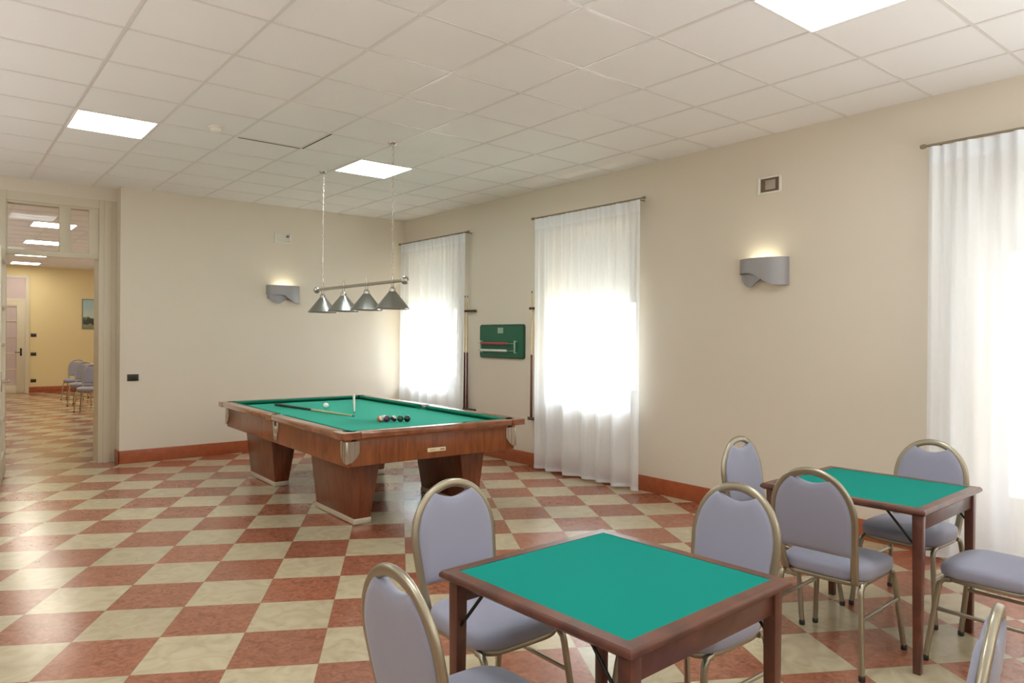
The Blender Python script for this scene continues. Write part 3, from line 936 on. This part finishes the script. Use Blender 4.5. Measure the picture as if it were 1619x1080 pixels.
# rotation: chair faces +Y locally
place(1.193, 1.598, R(-90), 'grey padded chair in the left foreground, seen from behind, at the near card table', G1, True)
place(1.655, 2.150, R(180), 'lilac-grey padded chair in front of the pool table, facing the near card table', G1)
place(2.245, 1.660, R(90), 'lilac-grey padded chair tucked under the right side of the near card table', G1)
place(1.752, 0.818, R(11.5), 'padded chair cut off in the bottom right corner of the photo', G1)
place(3.370, 1.675, R(-87), 'grey padded chair seen from behind, between the two card tables', G2)
place(3.735, 2.175, R(180), 'grey padded chair against the bare wall, on the far side of the far card table', G2)
place(4.245, 1.690, R(90), 'grey padded chair in front of the right-hand curtain, behind the far card table', G2)
place(3.805, 1.120, R(0), 'padded chair at the right edge of the photo, only seat and legs showing', G2)
for x, y, rz, lab in ((2.51, 18.92, R(160), 'farthest of the three grey chairs seen through the doorway'),
                  (2.43, 17.32, R(160), 'middle one of the three grey chairs seen through the doorway'),
                  (2.35, 15.82, R(160), 'nearest of the three chairs through the doorway, half hidden by the door frame')):
    place(x, y, rz, lab, GFAR)

# ================================================================== CURTAINS
def curtain(y0, y1, label, seed, ztop=2.80, xo=RW - .13, cloth='sheer'):
    rnd = random.Random(seed)
    w = y1 - y0
    rod = empty('curtain_rod', (xo, (y0 + y1) / 2, ztop + .012), label='thin metal rod holding the ' + label[1], cat='curtain rod', group='curtain rods above the windows')
    MB().tube([(0, -w / 2 - .02, 0), (0, w / 2 + .02, 0)], .0085, seg=10).build('rod', M['rod'], rod)
    for s in (-1, 1):
        MB().lathe([(.0, -.02), (.013, -.018), (.017, 0), (.013, .016), (.0, .018)], 12, mat=Matrix.Translation((0, s * (w / 2 + .035), 0)) @ Matrix.Rotation(PI / 2, 4, 'X')).build('finial', M['rod'], rod)
        MB().tube([(0, s * (w / 2 - .06), 0), (RW - xo, s * (w / 2 - .06), 0)], .006, seg=8).build('bracket', M['rod'], rod)
    cur = empty('curtain', (xo, (y0 + y1) / 2, 0), label=label[0], cat='curtain', group='white sheer curtains along the window wall')
    ph = [rnd.uniform(0, 6.28) for _ in range(6)]
    nf = 10.5
    def off(v, zf):
        # v in 0..1 across; zf 0 bottom .. 1 top
        t = v + .02 * math.sin(v * 9 + ph[0])
        big = math.sin(2 * PI * nf * .62 * t + ph[1] + .5 * math.sin(v * 7 + ph[2]))
        fin = math.sin(2 * PI * nf * 1.9 * t + ph[3])
        lo = 1 - zf
        return (.012 + .032 * lo) * big * (1 - .35 * math.sin(v * 11 + ph[4])) + (.010 * zf + .002) * fin
    def pt(v, zf, dz=0):
        drift = .012 * math.sin(v * 14 + ph[5]) * (1 - zf)
        return Vector((off(v, zf), -w / 2 + w * v + drift, .025 + (ztop - .025) * zf))
    MB().grid(lambda u, v: pt(u, v), 260, 14).build('cloth', M[cloth], cur, smooth=180)
    zh = 1 - .115 / ztop
    def hp(u, v, e):
        p = pt(u, zh + (1 - zh) * v); p.x -= e; return p
    MB().grid(lambda u, v: hp(u, v, .004), 260, 2).build('header_band', M['sheerhead'], cur, smooth=180)
    def bp(u, v):
        p = pt(u, .012 * v); p.x -= .003; return p
    MB().grid(bp, 260, 1).build('hem', M['sheerhead'], cur, smooth=180)
    return cur
curtain(7.40, 9.03, ('white sheer curtain in the back corner, behind the pool table', 'white curtain in the back corner'), 3, 2.80)
curtain(4.53, 6.075, ('white sheer curtain in the middle of the window wall, right of the pool table', 'white curtain in the middle of the wall'), 11, 2.805)
curtain(0.38, 1.99, ('white sheer curtain at the right edge of the photo, behind the far card table', 'white curtain at the right edge of the photo'), 29, 2.79, cloth='sheerdense')

# ================================================================== WALL THINGS
# cue racks: upper clip and lower shelf screwed to the wall
def rack(y, label):
    root = empty('cue_rack', (RW, y, 0), label=label, cat='cue rack', group='wooden cue racks on the window wall')
    t = MB()
    pts = [(0, -.115), (0, .115), (-.062, .115)]
    for k in range(4):
        yc = .085 - .0567 * k
        pts += [(-.062, yc + .012)] + [(-.046 + .012 * math.cos(a) * 1.0 - .0, yc + .012 * math.sin(a)) for a in (1.2, .6, 0, -.6, -1.2)] + [(-.062, yc - .012)]
    pts += [(-.062, -.115)]
    t.prism(pts, 1.800, 1.826, 'z')
    t.build('top_clip', M['rackwood'], root)
    MB().box(-.075, 0, -.115, .115, .535, .560, .004).box(-.075, -.066, -.115, .115, .56, .572, .002).build('bottom_shelf', M['rackwood'], root)
    return root
rack(7.463, 'dark wooden cue rack between the corner curtain and the green scoreboard')
rack(6.135, 'dark wooden cue rack between the green scoreboard and the middle curtain')
GC = 'pool cues standing in the wall racks'
def wallcue(y, label):
    q = cue('pool_cue', label, GC, M['butt'], M['shaft'])
    q.location = (RW - .044, y, .561); q.rotation_euler = (0, 0, 0)
    return q
wallcue(7.463 + .085, 'pool cue in the left wall rack, close to the corner curtain')
wallcue(7.463 + .085 - .0567, 'pool cue in the left wall rack, nearer to the green scoreboard')
wallcue(6.135 + .085, 'pool cue in the right wall rack, against the edge of the middle curtain')

# scoreboard
sb = empty('scoreboard', (RW, 6.815, 1.43), label='green scoreboard with red and white counters on the wall beside the middle curtain', cat='scoreboard')
def rrect(hw, hh, r, n=5):
    pts = []
    for cx_, cy_, a0 in ((hw - r, hh - r, 0), (-hw + r, hh - r, PI / 2), (-hw + r, -hh + r, PI), (hw - r, -hh + r, 1.5 * PI)):
        pts += [(cx_ + r * math.cos(a0 + PI / 2 * i / n), cy_ + r * math.sin(a0 + PI / 2 * i / n)) for i in range(n + 1)]
    return pts
MB().prism(rrect(.434, .205, .035), -.022, .003, 'x', .003).build('board_edge', M['boardedge'], sb)
MB().prism(rrect(.418, .190, .028), -.0255, -.020, 'x').build('board_panel', M['board'], sb)
MB().box(-.029, -.025, -.045, .062, .098, .165, .001).build('plaque', M['plaque'], sb)
for z, mt, nm in ((-.025, M['redbead'], 'red_counters'), (-.112, M['whitebead'], 'white_counters')):
    r = MB().tube([(-.06, .43, z), (-.06, -.33, z)], .004, seg=8).build('counter_rod', M['steel'], sb)
    c = MB()
    for i in range(24):
        y = .352 - .0215 * i
        c.lathe([(.004, -.0095), (.0135, -.0085), (.0155, 0), (.0135, .0085), (.004, .0095)], 12, mat=Matrix.Translation((-.06, y, z)) @ Matrix.Rotation(PI / 2, 4, 'X'), caps=False)
    c.build(nm, mt, sb)
for y in (.365, -.305):
    MB().box(-.068, -.052, y - .008, y + .008, -.14, .012, .003).box(-.055, -.022, y - .008, y + .008, -.006, .006).box(-.055, -.022, y - .008, y + .008, -.14, -.128).build('rod_bracket', M['plaque'], sb)

# sconces: wavy grey shells (local: -X out of the wall for the right wall)
def sconce(loc, rz, label, mirror):
    root = empty('wall_sconce', loc, rz, label=label, cat='wall lamp', group='wavy grey wall sconces')
    hw, dep = .225, .125
    def sm(t): t = max(0, min(1, t)); return t * t * (3 - 2 * t)
    m = -1 if mirror else 1
    def arc_(u, k): return -dep * k * (1 - abs(u) ** 2.6) ** .75 - .004
    # front shell: bottom edge high on one side, low on the other
    def low(u): return -.010 - .105 * sm((u * m + .35) / 1.05)
    top = .112
    b = MB()
    n = 40
    for e, flip in ((0, False), (.006, True)):
        b.grid(lambda a, v: Vector((arc_(2 * a - 1, 1) + e, (2 * a - 1) * (hw - e), low(2 * a - 1) + (top - low(2 * a - 1)) * v)), n, 6, flip)
    bmesh.ops.remove_doubles(b.bm, verts=b.bm.verts, dist=1e-5)
    b.build('front_shade', M['sconce'], root, smooth=60)
    b = MB()
    def low2(u): return -.045 - .082 * math.exp(-((u * m + .42) / .42) ** 2) + .02 * sm((u * m - .1) / .8)
    for e, flip in ((0, False), (.005, True)):
        b.grid(lambda a, v: Vector((arc_(2 * a - 1, .72) + e, (2 * a - 1) * (hw * .93 - e), low2(2 * a - 1) + (.06 - low2(2 * a - 1)) * v)), n, 6, flip)
    b.build('rear_shade', M['sconce'], root, smooth=60)
    MB().box(-.02, 0, -.10, .10, -.06, .06, .003).build('wall_plate', M['sconce'], root)
    MB().tube([(-.055, -.075, -.004 + .0), (-.055, .075, -.004)], .011, seg=10).build('bulb', M['bulb'], root)
    l = bpy.data.lights.new('sconce_glow', 'AREA'); l.shape = 'RECTANGLE'; l.size = .05; l.size_y = .22; l.energy = .55; l.color = (1, .93, .66)
    lo = bpy.data.objects.new('sconce_glow', l); COL.objects.link(lo); lo.parent = root; lo.location = (-.05, 0, .075); lo.rotation_euler = (PI, 0, 0)
    return root
sconce((RW, 3.300, 2.038), 0, 'wavy grey metal wall lamp lit above, on the wall between two curtains', True)
sconce((3.555, BW, 2.022), R(90), 'wavy grey metal wall lamp on the back wall, left of the hanging lamp', True)

# vents
def vent(loc, rz, label, dark):
    root = empty('wall_vent', loc, rz, label=label, cat='vent', group='small square wall vents near the ceiling')
    hw, hh = (.105, .070) if dark else (.108, .064)
    f = MB(); t = .020
    f.box(-.018, 0, -hw, -hw + t, -hh, hh, .003).box(-.018, 0, hw - t, hw, -hh, hh, .003).box(-.018, 0, -hw + t, hw - t, hh - t * .7, hh, .003).box(-.018, 0, -hw + t, hw - t, -hh, -hh + t * .7, .003)
    f.build('vent_frame', M['plastic'], root)
    MB().box(-.004, -.001, -hw + t, hw - t, -hh + t * .7, hh - t * .7).build('backing', M['ventgrey'] if dark else M['plastic'], root)
    if dark:
        MB().box(-.014, -.004, -.052, .040, -.040, .040, .004).build('fan_cover', M['fanface'], root)
    else:
        g = MB()
        for i in range(5): g.box(-.012, -.003, -hw + t, hw - t, -.040 + .018 * i, -.032 + .018 * i)
        g.build('louvre', M['plastic'], root)
        MB().box(-.030, -.012, -.075, -.045, .012, .036, .003).build('knob', M['ventgrey'], root)
    return root
M['ventgrey'] = simple('vent_brown_grey', srgb(116, 98, 78), .7)  # brownish grey of the vent backing and knob
M['fanface'] = simple('vent_fan', srgb(168, 156, 144), .5)
vent((RW, 3.250, 2.757), 0, 'white framed vent with grey centre above the wall lamp near the right curtain', True)
vent((3.545, BW, 2.757), R(90), 'white vent high on the back wall above the wall lamp', False)

# switch plates
def switch(loc, rz, label, hw=.060, hh=.039, group=None, n=3):
    root = empty('switch_plate', loc, rz, label=label, cat='switch', group=group)
    MB().box(-.010, 0, -hw, hw, -hh, hh, .003).build('plate', M['switch'], root)
    for i in range(n):
        w = (hw * 2 - .03) / n
        MB().box(-.014, -.008, -hw + .015 + w * i + .001, -hw + .015 + w * (i + 1) - .001, -hh + .014, hh - .014, .002).build('rocker', M['black'], root)
    return root
M['switch'] = simple('dark_bronze_plate', srgb(52, 46, 40), .4)
switch((1.790, BW, .986), R(90), 'dark switch plate on the back wall, right of the doorway')
GS = 'dark switch plates on the end wall of the next room'
for z, lab in ((1.447, 'topmost of three dark switch plates on the end wall of the next room'), (.969, 'middle of three dark switch plates on the end wall of the next room'), (.301, 'lowest of three dark switch plates, just above the skirting of the next room')):
    switch((1.955, FARY, z), R(90), lab, .060, .042, GS)

# painting in the next room
pn = empty('wall_painting', (3.36, FARY, 2.008), label='landscape picture with pale blue sky on the end wall of the next room', cat='picture')
MB().box(-.355, .355, -.03, 0, -.39, .39, .004).build('frame', simple('picture_frame', srgb(120, 124, 120), .5), pn)
m, nt, N, L, P = new_mat('landscape_paint')
tc = N.new('ShaderNodeTexCoord'); sp = N.new('ShaderNodeSeparateXYZ'); L.new(tc.outputs['Object'], sp.inputs[0])
nz = N.new('ShaderNodeTexNoise'); nz.inputs['Scale'].default_value = 7; nz.inputs['Detail'].default_value = 5; L.new(tc.outputs['Object'], nz.inputs['Vector'])
ad = N.new('ShaderNodeMath'); ad.operation = 'MULTIPLY_ADD'; ad.inputs[1].default_value = .30; L.new(nz.outputs['Fac'], ad.inputs[0]); L.new(sp.outputs['Z'], ad.inputs[2])
mr = N.new('ShaderNodeMapRange'); mr.inputs['From Min'].default_value = -.25; mr.inputs['From Max'].default_value = .55; L.new(ad.outputs[0], mr.inputs['Value'])
cr = N.new('ShaderNodeValToRGB'); e = cr.color_ramp.elements
e[0].position = 0; e[0].color = srgb(120, 126, 108)
e[1].position = 1; e[1].color = srgb(150, 182, 188)
for p_, c_ in ((.12, srgb(140, 140, 118)), (.18, srgb(50, 58, 46)), (.34, srgb(64, 70, 56)), (.40, srgb(184, 196, 184)), (.62, srgb(170, 194, 194))):
    k = e.new(p_); k.color = c_
L.new(mr.outputs[0], cr.inputs['Fac']); L.new(cr.outputs['Color'], P.inputs['Base Color'])
MB().box(-.335, .335, -.034, -.028, -.37, .37).build('canvas', m, pn)

# ================================================================== LIGHT
W = bpy.data.worlds.new('sky'); bpy.context.scene.world = W
W.use_nodes = True
bg = W.node_tree.nodes['Background']
bg.inputs['Color'].default_value = (0.84, 0.94, 1.0, 1)
bg.inputs['Strength'].default_value = 25
for y0, y1, z0, z1 in WIN:
    l = bpy.data.lights.new('window_portal', 'AREA'); l.shape = 'RECTANGLE'; l.size = z1 - z0; l.size_y = y1 - y0
    l.cycles.is_portal = True
    o = bpy.data.objects.new('window_portal', l); COL.objects.link(o)
    o.location = (RW + WT + .01, (y0 + y1) / 2, (z0 + z1) / 2); o.rotation_euler = (0, PI / 2, 0)

# unseen area lamps added as fill, aimed up at both ceilings
for loc, sx_, sy_, en in (((-1.6, 3.4, 1.2), 2.2, 10.0, 112), ((3.1, -1.2, 1.0), 4.2, 2.6, 135), ((-1.2, 15.5, 1.2), 2.5, 9.0, 65), ((4.4, 15.5, 1.2), 1.2, 9.0, 35)):
    l = bpy.data.lights.new('fill_uplight', 'AREA'); l.shape = 'RECTANGLE'; l.size = sx_; l.size_y = sy_; l.energy = en; l.color = (.90, .97, 1)
    o = bpy.data.objects.new('fill_uplight', l); COL.objects.link(o)
    o.location = loc; o.rotation_euler = (PI, 0, 0)

# ================================================================== CAMERA
cam = bpy.data.cameras.new('camera'); co = bpy.data.objects.new('camera', cam); COL.objects.link(co)
f_px, cy_px, roll = 1128.957, 532.4257, 0.0065528
cam.sensor_width = 36; cam.sensor_fit = 'HORIZONTAL'
cam.lens = f_px * 36 / 1619
cam.shift_y = (cy_px - 540) / 1619
cam.clip_start = .05; cam.clip_end = 200
Xh = Vector((math.cos(PHI), math.sin(PHI), 0)); Yh = Vector((-math.sin(PHI), math.cos(PHI), 0)); Zh = Vector((0, 0, 1))
rt = Xh * math.cos(roll) + Zh * math.sin(roll); up = -Xh * math.sin(roll) + Zh * math.cos(roll)
mt = Matrix.Identity(4)
for i in range(3):
    mt[i][0] = rt[i]; mt[i][1] = up[i]; mt[i][2] = -Yh[i]
mt[2][3] = CAMZ
co.matrix_world = mt
sc = bpy.context.scene
sc.camera = co
sc.view_settings.view_transform = 'Standard'
sc.view_settings.look = 'None'
sc.view_settings.exposure = 0.16
sc.cycles.use_denoising = True
sc.cycles.max_bounces = 10
sc.cycles.diffuse_bounces = 6
sc.cycles.transparent_max_bounces = 16
sc.cycles.sample_clamp_indirect = 6
sc.cycles.caustics_reflective = False
sc.cycles.caustics_refractive = False
